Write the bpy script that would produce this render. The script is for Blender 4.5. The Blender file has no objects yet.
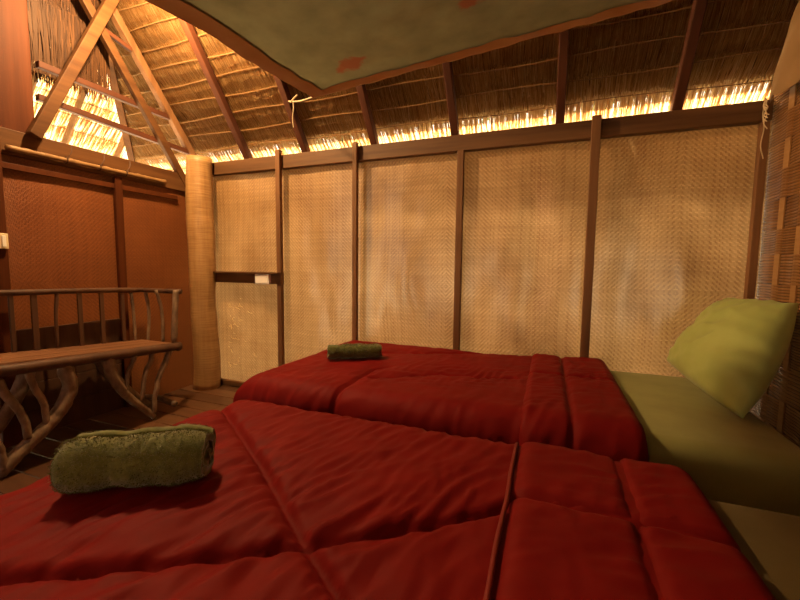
import bpy, math, random
import numpy as np
from mathutils import Vector, Matrix, noise

random.seed(7)
RNG = np.random.default_rng(11)
SC = bpy.context.scene
COL = SC.collection

# ------------------------------------------------------------------ camera (solved from the photo's vanishing lines)
F_PX, PITCH, YAW, ROLL, CH = 386.5428, 0.085, 0.3669, 0.0114, 1.05


def ray(px, py):
    a, b = px - 400, py - 300
    c, s = math.cos(ROLL), math.sin(ROLL)
    x, y = (c * a + s * b) / F_PX, (-s * a + c * b) / F_PX
    u = -y
    Y = math.cos(PITCH) + u * math.sin(PITCH)
    Z = -math.sin(PITCH) + u * math.cos(PITCH)
    c, s = math.cos(YAW), math.sin(YAW)
    return Vector((x * c - Y * s, x * s + Y * c, Z))


O = Vector((0, 0, CH))


def onX(px, py, X):
    r = ray(px, py); return O + r * (X / r.x)


def onY(px, py, Y):
    r = ray(px, py); return O + r * (Y / r.y)


def onZ(px, py, Z):
    r = ray(px, py); return O + r * ((Z - CH) / r.z)


cam = bpy.data.objects.new('camera', bpy.data.cameras.new('camera'))
COL.objects.link(cam)
fw = ray(400, 300).normalized()
rt = (ray(410, 300) - ray(390, 300)).normalized()
up = rt.cross(fw).normalized()
m = Matrix((rt, up, -fw)).transposed().to_4x4()
m.translation = O
cam.matrix_world = m
cam.data.sensor_width = 36.0
cam.data.lens = F_PX / 800 * 36.0
cam.data.clip_start = 0.02
SC.camera = cam

# ------------------------------------------------------------------ room numbers
YB = 2.57          # inner face of the back wall
XL = -2.874        # inner face of the left wall
XR = 1.008          # inner face of the right wall
ZR0, ZR1 = 1.803, 1.905   # rail along the top of the back wall
ANG = math.radians(53)
CA, SA = math.cos(ANG), math.sin(ANG)
Z0 = 2.02          # height of the thatch over the back wall
XH = -3.72         # where the left hip slope is at height Z0


# ------------------------------------------------------------------ mesh helpers
class MB:
    def __init__(s):
        s.v, s.f, s.uv = [], [], []

    def quad(s, *p):
        b = len(s.v); s.v += [tuple(q) for q in p]; s.f.append(tuple(range(b, b + len(p))))

    def box(s, lo, hi, mat=None):
        x0, y0, z0 = lo; x1, y1, z1 = hi
        c = [Vector(p) for p in ((x0, y0, z0), (x1, y0, z0), (x1, y1, z0), (x0, y1, z0), (x0, y0, z1), (x1, y0, z1), (x1, y1, z1), (x0, y1, z1))]
        if mat is not None:
            c = [mat @ p for p in c]
        b = len(s.v); s.v += [tuple(p) for p in c]
        s.f += [tuple(b + i for i in q) for q in ((0, 3, 2, 1), (4, 5, 6, 7), (0, 1, 5, 4), (1, 2, 6, 5), (2, 3, 7, 6), (3, 0, 4, 7))]
        return s

    def beam(s, a, b, w, h, upv=(0, 0, 1)):
        """rectangular bar from a to b, width w (across), height h (towards upv)"""
        a, b = Vector(a), Vector(b); d = (b - a); L = d.length; d.normalize()
        u = Vector(upv); sd = d.cross(u).normalized(); u = sd.cross(d).normalized()
        M = Matrix((d, sd, u)).transposed().to_4x4(); M.translation = a
        return s.box((0, -w / 2, -h / 2), (L, w / 2, h / 2), M)

    def tube(s, pts, rad, n=10, caps=True, wob=0.0, seed=0):
        pts = [Vector(p) for p in pts]
        if not hasattr(rad, '__len__'):
            rad = [rad] * len(pts)
        b0 = len(s.v); prev = None
        for i, p in enumerate(pts):
            t = (pts[min(i + 1, len(pts) - 1)] - pts[max(i - 1, 0)]).normalized()
            if prev is None:
                ref = Vector((0, 0, 1)) if abs(t.z) < .9 else Vector((1, 0, 0))
                nx = t.cross(ref).normalized()
            else:
                nx = (prev - t * prev.dot(t)).normalized()
            prev = nx; ny = t.cross(nx)
            for k in range(n):
                a = 2 * math.pi * k / n
                r = rad[i]
                if wob:
                    r *= 1 + wob * noise.noise(Vector((math.cos(a) * 1.3 + seed, math.sin(a) * 1.3, i * .55 + seed)))
                s.v.append(tuple(p + nx * (r * math.cos(a)) + ny * (r * math.sin(a))))
        for i in range(len(pts) - 1):
            for k in range(n):
                k2 = (k + 1) % n
                s.f.append((b0 + i * n + k, b0 + i * n + k2, b0 + (i + 1) * n + k2, b0 + (i + 1) * n + k))
        if caps:
            s.f.append(tuple(b0 + k for k in range(n))[::-1])
            s.f.append(tuple(b0 + (len(pts) - 1) * n + k for k in range(n)))
        return s

    def grid(s, fn, nu, nv, uvfn=None):
        b = len(s.v)
        for j in range(nv + 1):
            for i in range(nu + 1):
                s.v.append(tuple(fn(i / nu, j / nv)))
        for j in range(nv):
            for i in range(nu):
                a = b + j * (nu + 1) + i
                s.f.append((a, a + 1, a + nu + 2, a + nu + 1))
        return s

    def obj(s, name, mat, parent=None, smooth=False, bevel=0, uv=None):
        me = bpy.data.meshes.new(name)
        me.from_pydata(s.v, [], s.f)
        if smooth:
            me.polygons.foreach_set('use_smooth', [True] * len(me.polygons))
        if uv is not None:
            l = me.uv_layers.new(name='UVMap')
            for lp in me.loops:
                l.data[lp.index].uv = uv(me.vertices[lp.vertex_index].co)
        me.validate(); me.update()
        o = bpy.data.objects.new(name, me)
        COL.objects.link(o)
        if mat:
            me.materials.append(mat)
        if parent:
            o.parent = parent
            o.matrix_parent_inverse = parent.matrix_basis.inverted()
        if bevel:
            bv = o.modifiers.new('bevel', 'BEVEL'); bv.width = bevel; bv.segments = 2; bv.limit_method = 'ANGLE'
        return o


def spline(pts, n=6):
    pts = [Vector(p) for p in pts]; out = []
    P = [pts[0] * 2 - pts[1]] + pts + [pts[-1] * 2 - pts[-2]]
    for i in range(1, len(P) - 2):
        p0, p1, p2, p3 = P[i - 1:i + 3]
        for k in range(n):
            t = k / n
            out.append(.5 * ((2 * p1) + (p2 - p0) * t + (2 * p0 - 5 * p1 + 4 * p2 - p3) * t * t + (3 * p1 - p0 - 3 * p2 + p3) * t ** 3))
    out.append(pts[-1])
    return out


def lerp(a, b, t):
    return a + (b - a) * t


def rads(r0, r1, n):
    return [lerp(r0, r1, i / (n - 1)) for i in range(n)]


def tag(o, label=None, cat=None, group=None, kind=None):
    if label: o['label'] = label
    if cat: o['category'] = cat
    if group: o['group'] = group
    if kind: o['kind'] = kind
    return o


def thing(name, loc, label, cat, group=None):
    o = bpy.data.objects.new(name, None)
    o.location = loc; o.empty_display_size = .1
    COL.objects.link(o)
    return tag(o, label, cat, group)


def struct(o, label=None):
    return tag(o, label, None, None, 'structure')


# ------------------------------------------------------------------ material helpers
class NT:
    def __init__(s, name):
        s.m = bpy.data.materials.new(name); s.m.use_nodes = True
        s.t = s.m.node_tree; s.n = s.t.nodes; s.n.clear()
        s.out = s.n.new('ShaderNodeOutputMaterial')

    def __call__(s, typ, ins=None, **kw):
        nd = s.n.new('ShaderNode' + typ)
        for k, v in kw.items(): setattr(nd, k, v)
        for k, v in (ins or {}).items():
            s.set(nd.inputs[k], v)
        return nd

    def set(s, sock, v):
        if isinstance(v, bpy.types.NodeSocket): s.t.links.new(v, sock)
        elif isinstance(v, bpy.types.Node): s.t.links.new(v.outputs[0], sock)
        else:
            sock.default_value = v

    def math(s, op, a, b=None, c=None):
        nd = s.n.new('ShaderNodeMath'); nd.operation = op
        s.set(nd.inputs[0], a)
        if b is not None: s.set(nd.inputs[1], b)
        if c is not None: s.set(nd.inputs[2], c)
        return nd.outputs[0]

    def ramp(s, fac, stops):
        nd = s.n.new('ShaderNodeValToRGB'); s.set(nd.inputs[0], fac)
        el = nd.color_ramp.elements
        while len(el) < len(stops): el.new(.5)
        for e, (p, c) in zip(el, stops):
            e.position = p; e.color = (*c, 1) if len(c) == 3 else c
        return nd.outputs[0]

    def mix(s, fac, a, b, blend='MIX'):
        nd = s.n.new('ShaderNodeMix'); nd.data_type = 'RGBA'; nd.blend_type = blend
        s.set(nd.inputs[0], fac)
        for i, v in ((6, a), (7, b)):
            s.set(nd.inputs[i], (*v, 1) if isinstance(v, tuple) and len(v) == 3 else v)
        return nd.outputs[2]

    def noise(s, vec, scale, detail=3, rough=.55):
        nd = s('TexNoise', {'Scale': scale, 'Detail': detail, 'Roughness': rough})
        if vec is not None: s.set(nd.inputs['Vector'], vec)
        return nd.outputs['Fac']

    def coords(s, kind='Object', scale=(1, 1, 1), rot=(0, 0, 0)):
        tc = s('TexCoord')
        mp = s('Mapping', {'Scale': scale, 'Rotation': rot})
        s.t.links.new(tc.outputs[kind], mp.inputs[0])
        return mp.outputs[0]

    def bump(s, h, strength=.3, dist=.01):
        return s('Bump', {'Strength': strength, 'Distance': dist, 'Height': h}).outputs[0]

    def bsdf(s, color, rough=.6, normal=None, **kw):
        b = s('BsdfPrincipled')
        s.set(b.inputs['Base Color'], (*color, 1) if isinstance(color, tuple) and len(color) == 3 else color)
        s.set(b.inputs['Roughness'], rough)
        if normal is not None: s.set(b.inputs['Normal'], normal)
        for k, v in kw.items(): s.set(b.inputs[k.replace('_', ' ')], v)
        return b.outputs[0]

    def done(s, sh):
        s.t.links.new(sh, s.out.inputs['Surface']); return s.m


def wood(name, dark, light, scale=(1, 1, 1), rough=.6, spec=.35, grain=18):
    n = NT(name)
    v = n.coords('Object', scale)
    g = n.noise(v, grain, 5, .6)
    w = n.noise(v, grain * .23, 2)
    c = n.ramp(n.math('ADD', n.math('MULTIPLY', g, .65), n.math('MULTIPLY', w, .35)), [(.32, dark), (.68, light)])
    return n.done(n.bsdf(c, rough, n.bump(g, .35, .004), Specular_IOR_Level=spec))


# straight-grained timber: the grain runs along the named axis
M_beamX = wood('beam_wood_x', (.065, .027, .009), (.19, .088, .033), (.06, 1, 1))
M_beamY = wood('beam_wood_y', (.055, .021, .007), (.14, .060, .02), (1, .06, 1), .6, .2)
M_beamZ = wood('beam_wood_z', (.09, .038, .014), (.25, .115, .045), (1, 1, .06))
M_rafter = wood('rafter_wood', (.05, .013, .004), (.125, .036, .012), (1, .15, .15), .65)
M_postZ = wood('red_post_wood', (.05, .0115, .0025), (.115, .030, .007), (1, 1, .05), .6, .15)
M_bench = wood('bench_seat_wood', (.10, .040, .018), (.28, .13, .06), (1, .08, 1), .42, .5)
M_bark = wood('bark_branch', (.075, .043, .026), (.32, .215, .135), (1, 1, .5), .5, .4, 30)
M_darkslat = wood('dark_slat', (.05, .022, .012), (.12, .055, .028), (1, 1, .1), .55)


def weave_material(name, dark, light, p=.0068, transl=.095, rough=.27, spec=.9, ior=1.95, N=97):
    n = NT(name)
    tc = n('TexCoord'); sep = n('SeparateXYZ', {0: tc.outputs['UV']})
    warp = n.noise(tc.outputs['UV'], 2.2, 2)
    wv = n.math('MULTIPLY', n.math('SUBTRACT', warp, .5), .05)
    U = n.math('DIVIDE', n.math('ADD', sep.outputs[0], wv), p)
    V = n.math('DIVIDE', n.math('SUBTRACT', sep.outputs[1], wv), p)
    i, j = n.math('FLOOR', U), n.math('FLOOR', V)
    fu, fv = n.math('FRACT', U), n.math('FRACT', V)
    k = n.math('ADD', n.math('PINGPONG', i, N), n.math('PINGPONG', j, N + 38))
    over = n.math('LESS_THAN', n.math('FLOORED_MODULO', k, 4.0), 1.5)

    def prof(x):
        q = n.math('SUBTRACT', n.math('MULTIPLY', x, 2.0), 1.0)
        return n.math('SUBTRACT', 1.0, n.math('MULTIPLY', q, q))
    hv, hu = prof(fv), prof(fu)
    # a strip on top bulges along its own length too
    h = n.math('ADD', n.math('MULTIPLY', over, hv), n.math('MULTIPLY', n.math('SUBTRACT', 1.0, over), n.math('MULTIPLY', hu, .8)))
    strip = n('TexWhiteNoise', noise_dimensions='2D')
    cv = n('CombineXYZ', {0: n.math('MULTIPLY', i, n.math('SUBTRACT', 1.0, over)), 1: n.math('MULTIPLY', j, over)})
    n.t.links.new(cv.outputs[0], strip.inputs['Vector'])
    stain = n.noise(tc.outputs['UV'], 3.5, 4, .6)
    t = n.math('ADD', n.math('MULTIPLY', over, .16), n.math('ADD', n.math('MULTIPLY', strip.outputs[0], .22), n.math('MULTIPLY', n.math('SUBTRACT', stain, .2), .6)))
    c = n.ramp(t, [(.1, dark), (.85, light)])
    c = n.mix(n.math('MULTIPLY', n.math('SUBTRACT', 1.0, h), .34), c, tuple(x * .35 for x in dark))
    nb = n.bump(h, .45, .003)
    sh = n.bsdf(c, .5, nb, Specular_IOR_Level=.4, Coat_Weight=spec, Coat_Roughness=rough, Coat_IOR=ior)
    tr = n('BsdfTranslucent', {'Color': c}).outputs[0]
    mx = n('MixShader', {0: transl, 1: sh, 2: tr}).outputs[0]
    return n.done(mx)


M_weave = weave_material('woven_bamboo_mat', (.20, .096, .030), (.52, .32, .14))
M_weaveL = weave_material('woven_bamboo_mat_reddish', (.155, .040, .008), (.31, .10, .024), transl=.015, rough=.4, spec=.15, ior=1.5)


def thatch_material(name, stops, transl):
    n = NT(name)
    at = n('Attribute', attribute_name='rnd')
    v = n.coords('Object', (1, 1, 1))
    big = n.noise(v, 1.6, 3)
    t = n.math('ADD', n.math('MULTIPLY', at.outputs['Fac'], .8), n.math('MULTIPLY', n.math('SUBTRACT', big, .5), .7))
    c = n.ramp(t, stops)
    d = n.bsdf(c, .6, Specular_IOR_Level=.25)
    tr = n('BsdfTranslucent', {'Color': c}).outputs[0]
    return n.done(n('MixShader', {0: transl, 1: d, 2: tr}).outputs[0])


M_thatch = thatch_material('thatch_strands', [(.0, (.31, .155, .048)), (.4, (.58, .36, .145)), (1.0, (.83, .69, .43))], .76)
M_thatchback = thatch_material('thatch_underlayer', [(.0, (.10, .05, .018)), (1.0, (.24, .13, .05))], 0.0)
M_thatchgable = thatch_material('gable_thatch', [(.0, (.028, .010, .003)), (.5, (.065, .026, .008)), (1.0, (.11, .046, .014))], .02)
M_batten = wood('split_bamboo_batten', (.16, .078, .025), (.32, .18, .075), (.2, 1, 1), .5)


M_batten_pale = wood('pale_split_bamboo', (.5, .32, .12), (.7, .5, .24), (1, 1, 1), .4)


def cloth_material(name, color, color2, rough=.8, sheen=.3, weave=900, bumpd=.0006, noise_scale=7, spec=.25):
    n = NT(name)
    v = n.coords('Object')
    a = n.noise(v, noise_scale, 4)
    c = n.ramp(a, [(.3, color), (.7, color2)])
    f = n.noise(v, weave * .25, 2)
    return n.done(n.bsdf(c, rough, n.bump(f, .35, bumpd), Sheen_Weight=sheen, Sheen_Roughness=.5, Specular_IOR_Level=spec))


M_quilt = cloth_material('red_quilt_cotton', (.145, .0062, .0058), (.18, .008, .0072), .6, .0, spec=.06)
M_quiltseam = cloth_material('red_quilt_piping', (.16, .012, .008), (.2, .016, .012), .55, .0)
M_sheet = cloth_material('olive_sheet', (.27, .275, .09), (.33, .33, .115), .75, .15)
M_sheetbrown = cloth_material('brown_olive_sheet', (.12, .088, .03), (.155, .112, .04), .8, .1)
M_pillow = cloth_material('green_pillowcase', (.37, .43, .12), (.43, .49, .15), .7, .15)
M_towel = cloth_material('olive_terry_towel', (.085, .098, .018), (.16, .175, .04), .95, .5, 300, .002, 60)
M_tan = cloth_material('tan_cotton_cloth', (.24, .14, .055), (.31, .185, .08), .85, .2)
M_string = cloth_material('pale_string', (.55, .42, .24), (.68, .55, .34), .8, .1)


def flat(name, c, rough=.5, **k):
    n = NT(name); return n.done(n.bsdf(c, rough, **k))


M_white = flat('white_plastic', (.93, .92, .88), .35)
M_cream = flat('cream_plastic', (.78, .66, .42), .4)
M_darkgap = flat('socket_hole', (.03, .03, .03), .5)
M_brass = flat('brass', (.6, .42, .15), .3, Metallic=1.0)


# ------------------------------------------------------------------ floor, ground
def floor_material():
    n = NT('floor_planks')
    v = n.coords('Object', (.12, 1, 1))
    g = n.noise(v, 22, 5, .6)
    pn = n('ObjectInfo')
    at = n('Attribute', attribute_name='rnd')
    t = n.math('ADD', n.math('MULTIPLY', g, .7), n.math('MULTIPLY', at.outputs['Fac'], .4))
    c = n.ramp(t, [(.3, (.04, .016, .007)), (.8, (.15, .068, .03))])
    return n.done(n.bsdf(c, .42, n.bump(g, .3, .003), Specular_IOR_Level=.45))


def set_rnd(o, vals):
    a = o.data.attributes.new('rnd', 'FLOAT', 'POINT')
    a.data.foreach_set('value', np.asarray(vals, dtype=np.float32))


mb = MB(); vals = []
y = -1.3
while y < 2.68:
    x = -3.6 + random.uniform(-.8, 0)
    while x < 1.9:
        L = random.uniform(1.4, 2.6)
        dz = random.uniform(-.003, 0)
        mb.box((max(x, -2.93), y + .002, -.03), (min(x + L, 1.6) - .003, y + .135, dz))
        vals += [random.random()] * 8
        x += L
    y += .139
floor = mb.obj('floor', floor_material(), bevel=.002); set_rnd(floor, vals); struct(floor)

ng = NT('bright_dry_ground')
gn = ng.noise(ng.coords('Object'), 1.2, 5)
M_ground = ng.done(ng.bsdf(ng.ramp(gn, [(.3, (.62, .52, .36)), (.7, (.74, .65, .48))]), .9))
mb = MB()
mb.grid(lambda u, v: (-30 + 60 * u, -30 + 60 * v, -.45 + .04 * noise.noise(Vector((u * 40, v * 40, 0)))), 60, 60)
struct(mb.obj('ground_outside', M_ground))


# ------------------------------------------------------------------ back wall: woven panels, studs, rail
stud_x = [(-1.983, .042), (-1.318, .036), (-.566, .042), (.215, .05), (.984, .034)]
edges = [-2.90] + [s[0] for s in stud_x[:-1]] + [1.012]
wall_back = thing('wall_back', (0, YB, 0), None, None); struct(wall_back)
for k in range(5):
    x0, x1 = edges[k], edges[k + 1]
    w = x1 - x0

    def fn(u, v, x0=x0, w=w, k=k):
        b = math.sin(math.pi * u) * math.sin(math.pi * min(1, v * 1.0)) ** .6
        nz = noise.noise(Vector((u * 2.2 + k * 9, v * 3.0, 3.1)))
        nz2 = noise.noise(Vector((u * 6 + k * 5, v * 5.0, 8.1)))
        return (x0 + w * u, YB + .012 - .012 * b + .030 * nz * b + .010 * nz2 * b, -.02 + 1.87 * v)
    mb = MB(); mb.grid(fn, 24, 60)
    if k == 0:      # no splits cut; the daylight specks are the pale splinters below
        r2 = random.Random(5); keep = []
        hole = set()
    o = mb.obj('woven_panel', M_weave, wall_back, smooth=True, uv=lambda c: (c.x, c.z))

rq = random.Random(9); mb = MB()
for _ in range(34):
    x = -2.58 + abs(rq.gauss(0, .13)); z = rq.uniform(.18, .78)
    if x > -2.1: continue
    y_ = YB - .022
    a_ = rq.uniform(-.5, .1); L_ = rq.uniform(.03, .08)
    mb.tube([(x, y_ + .012, z), (x + L_ * .5 * math.cos(a_), y_ - .008, z + L_ * .5 * math.sin(a_)), (x + L_ * math.cos(a_), y_ - .004 - rq.uniform(0, .02), z + L_ * math.sin(a_))], [.0022, .0022, .001], 5)
sp = mb.obj('light_speck_splinters', M_batten_pale, wall_back); sp['kind'] = 'stuff'; sp['label'] = 'pale split ends standing in for specks of daylight'  # pale slivers added as specks of daylight leaking through the mat
for k, (sx, w) in enumerate(stud_x):
    top = [1.935, 1.925, 1.90, 1.915, 1.80][k]
    mb = MB(); mb.beam((sx, YB - .022, -.0), (sx, YB - .022, min(top, ZR0)), w, .04, (0, 1, 0))
    if top > ZR1:
        mb = MB(); mb.beam((sx, YB - .055, 0), (sx, YB - .055, top), w * .95, .035, (0, 1, 0))
    o = mb.obj('trim_%d' % (k + 1), M_beamZ, bevel=.003)
    struct(o, ['upright wooden stud nearest the round corner post', 'upright wooden stud behind the small rolled towel', 'dark upright stud in the middle of the back wall',
               'upright wooden stud behind the far bed near its pillow', 'reddish corner stud beside the coarse woven side wall'][k])
mb = MB(); mb.box((-2.72, YB - .036, ZR0), (1.01, YB + .03, ZR1))
struct(mb.obj('trim_6', M_beamX, bevel=.004), 'long wooden rail along the top of the back wall')
# sill board at the foot of the back wall
mb = MB(); mb.box((-2.72, YB - .02, 0), (1.02, YB + .02, .045))
struct(mb.obj('trim_7', M_beamX, bevel=.004))

# ------------------------------------------------------------------ left wall
YL0 = 1.13
wall_left = thing('wall_left', (XL, 1.8, 0), None, None); struct(wall_left)
for (y0, y1) in ((YL0, 1.87), (1.87, 2.60)):
    mb = MB()
    mb.grid(lambda u, v: (XL - .012 + .006 * noise.noise(Vector((u * 3 + y0, v * 4, 0))), lerp(y0, y1, u), -.02 + 1.72 * v), 16, 40)
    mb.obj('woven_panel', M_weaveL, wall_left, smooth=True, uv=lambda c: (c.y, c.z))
mb = MB(); mb.beam((XL + .008, 1.88, 0), (XL + .008, 1.88, 1.66), .05, .03, (1, 0, 0))
struct(mb.obj('trim_8', M_postZ, bevel=.003), 'upright stud between the two reddish woven panels')
mb = MB(); mb.box((XL - .05, YL0, 1.655), (XL + .01, 2.66, 1.80))
struct(mb.obj('trim_9', M_beamY, bevel=.005), 'heavy dark wall plate along the top of the left wall')
mb = MB(); mb.box((XL - .0, YL0 + .12, 1.575), (XL + .014, 2.35, 1.61))
struct(mb.obj('trim_10', M_postZ, bevel=.003), 'thin reddish batten under the bamboo pole')
mb = MB()
for q in range(4):  # dark boards added as the shade behind the bench
    mb.box((XL - .008, YL0 + .12, .165 * q + .003), (XL + .006 + .002 * (q % 2), 1.86, .165 * (q + 1)))
struct(mb.obj('shade_boards_left', M_darkslat, bevel=.003), 'dark boards standing in for shade on the left wall behind the bench')
# lower part of the left wall towards the camera: door opening between jamb and the front piece
mb = MB(); mb.beam((XL + .01, 1.205, 0), (XL + .01, 1.205, 1.86), .085, .06, (1, 0, 0))
jamb = struct(mb.obj('trim_11', M_postZ, bevel=.004), 'narrow jamb at the left edge of the woven wall')
mb = MB(); mb.beam((XL - .09, 1.36, -.0), (XL - .09, 1.36, 3.4), .17, .12, (1, 0, 0))
o = mb.obj('timber_post', M_postZ, bevel=.006)
tag(o, 'thick square reddish timber post rising to the roof at far left', 'post')


def plain_wall(name, fn, nu, nv, uv, mat=None):
    mb = MB(); mb.grid(fn, nu, nv); o = mb.obj(name, mat or M_weaveL, None, smooth=True, uv=uv); return struct(o)


# front part of the left wall (beside the camera) leaves a doorway Y -.55 .. .45
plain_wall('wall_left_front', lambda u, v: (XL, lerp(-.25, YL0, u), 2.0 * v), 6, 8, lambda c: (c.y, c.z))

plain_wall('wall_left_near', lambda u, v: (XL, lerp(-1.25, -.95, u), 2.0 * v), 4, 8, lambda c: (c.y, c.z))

# ------------------------------------------------------------------ round corner post
t = [Vector((-2.715 + .012 * math.sin(z * 3.1) + .006 * math.sin(z * 7), 2.44 + .008 * math.cos(z * 4), z)) for z in np.linspace(0, 1.925, 40)]
mb = MB(); mb.tube(t, [.102 + .005 * math.sin(q.z * 5 + 1) + .004 * noise.noise(q * 6) for q in t], 36, wob=.035)
n = NT('pale_log')
v = n.coords('Object')
rings = n.noise(n.coords('Object', (1.2, 1.2, 26)), 5.0, 4, .6)
lon = n.noise(n.coords('Object', (10, 10, .8)), 3.0, 3)
c = n.ramp(n.math('ADD', n.math('MULTIPLY', rings, .6), n.math('MULTIPLY', lon, .4)), [(.3, (.25, .12, .04)), (.7, (.52, .31, .125))])
M_log = n.done(n.bsdf(c, .45, n.bump(rings, .5, .006), Specular_IOR_Level=.45))
o = mb.obj('log_post', M_log, smooth=True)
tag(o, 'thick round pale log post standing in the corner of the room', 'post')

# ------------------------------------------------------------------ bar with socket between post and first stud
mb = MB(); mb.box((-2.74, YB - .075, .905), (-1.965, YB - .03, .99))
mb.box((-2.74, YB - .12, .985), (-1.965, YB - .03, .998))
o = mb.obj('wall_shelf', M_beamX, bevel=.002)
tag(o, 'short dark wooden ledge between the log post and the first stud', 'shelf')
s0, s1 = onY(256, 274, YB - .09), onY(270, 284.5, YB - .09)
sk = thing('power_socket', ((s0.x + s1.x) / 2, YB - .075, s1.z), 'small white power socket on the dark wooden ledge', 'socket')
mb = MB(); mb.box((s0.x, YB - .105, s1.z), (s1.x, YB - .075, s0.z - .0))
hs = mb.obj('housing', M_white, sk, bevel=.004)
mb = MB(); mb.box((s0.x + .008, YB - .109, s1.z + .008), (s1.x - .008, YB - .105, s0.z - .008)); mb.obj('face_plate', M_white, hs, bevel=.002)

# ------------------------------------------------------------------ right wall: coarse weave of wide split bamboo bands
def right_wall():
    mb = MB(); vals = []
    r = random.Random(3)
    ribs = []
    yy = -.3
    while yy < 2.56:
        ribs.append(yy); yy += r.uniform(.15, .19)
    z = .02; row = 0
    while z < 1.9:
        hgt = r.uniform(.12, .155)
        k = 10; bandv = r.uniform(.2, .75)
        for q in range(k):        # every band is a bundle of split slivers
            za = z + hgt * q / k + .001; zb = z + hgt * (q + 1) / k - .002
            val = bandv + r.uniform(-.18, .18); b = len(mb.v); n_ = 0
            ys = np.linspace(-.3, 2.56, 150)
            for yv in ys:
                # over/under
                ph = 0
                for i, ry in enumerate(ribs):
                    d = (yv - ry) / .045
                    if abs(d) < 1.3:
                        ph += (1 if (i + row) % 2 else -1) * math.exp(-d * d * 1.2)
                x = XR + .012 + .008 * ph + .003 * noise.noise(Vector((yv * 7, q * 3 + row * 5, 2)))
                zz = .004 * noise.noise(Vector((yv * 3, row * 2.3, 5)))
                mb.v += [(x, yv, za + zz), (x - .0025, yv, (za + zb) / 2 + zz), (x, yv, zb + zz)]
                vals += [val] * 3; n_ += 1
            for i in range(n_ - 1):
                a = b + i * 3
                mb.f += [(a, a + 1, a + 4, a + 3), (a + 1, a + 2, a + 5, a + 4)]
        z += hgt; row += 1
    for i, ry in enumerate(ribs):
        w = r.uniform(.034, .046); val = r.uniform(.8, 1.4)
        b0 = len(mb.v)
        mb.box((XR + .009, ry - w / 2, .0), (XR + .015, ry + w / 2, 1.92)); vals += [val] * 8
    o = mb.obj('wall_right', None, smooth=False)
    n = NT('split_bamboo_bands')
    at = n('Attribute', attribute_name='rnd')
    g = n.noise(n.coords('Object', (1, .05, 1)), 60, 4)
    t = n.math('ADD', n.math('MULTIPLY', at.outputs['Fac'], .5), n.math('MULTIPLY', g, .6))
    c = n.ramp(t, [(.15, (.15, .062, .019)), (.55, (.28, .13, .043)), (1, (.43, .24, .095))])
    o.data.materials.append(n.done(n.bsdf(c, .45, n.bump(g, .4, .003), Specular_IOR_Level=.4)))
    set_rnd(o, vals)
    return struct(o)


right_wall()
mb = MB(); mb.box((XR + .035, -.35, 0), (XR + .06, 2.60, 1.93))
struct(mb.obj('wall_right_backing', M_darkslat))

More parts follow.
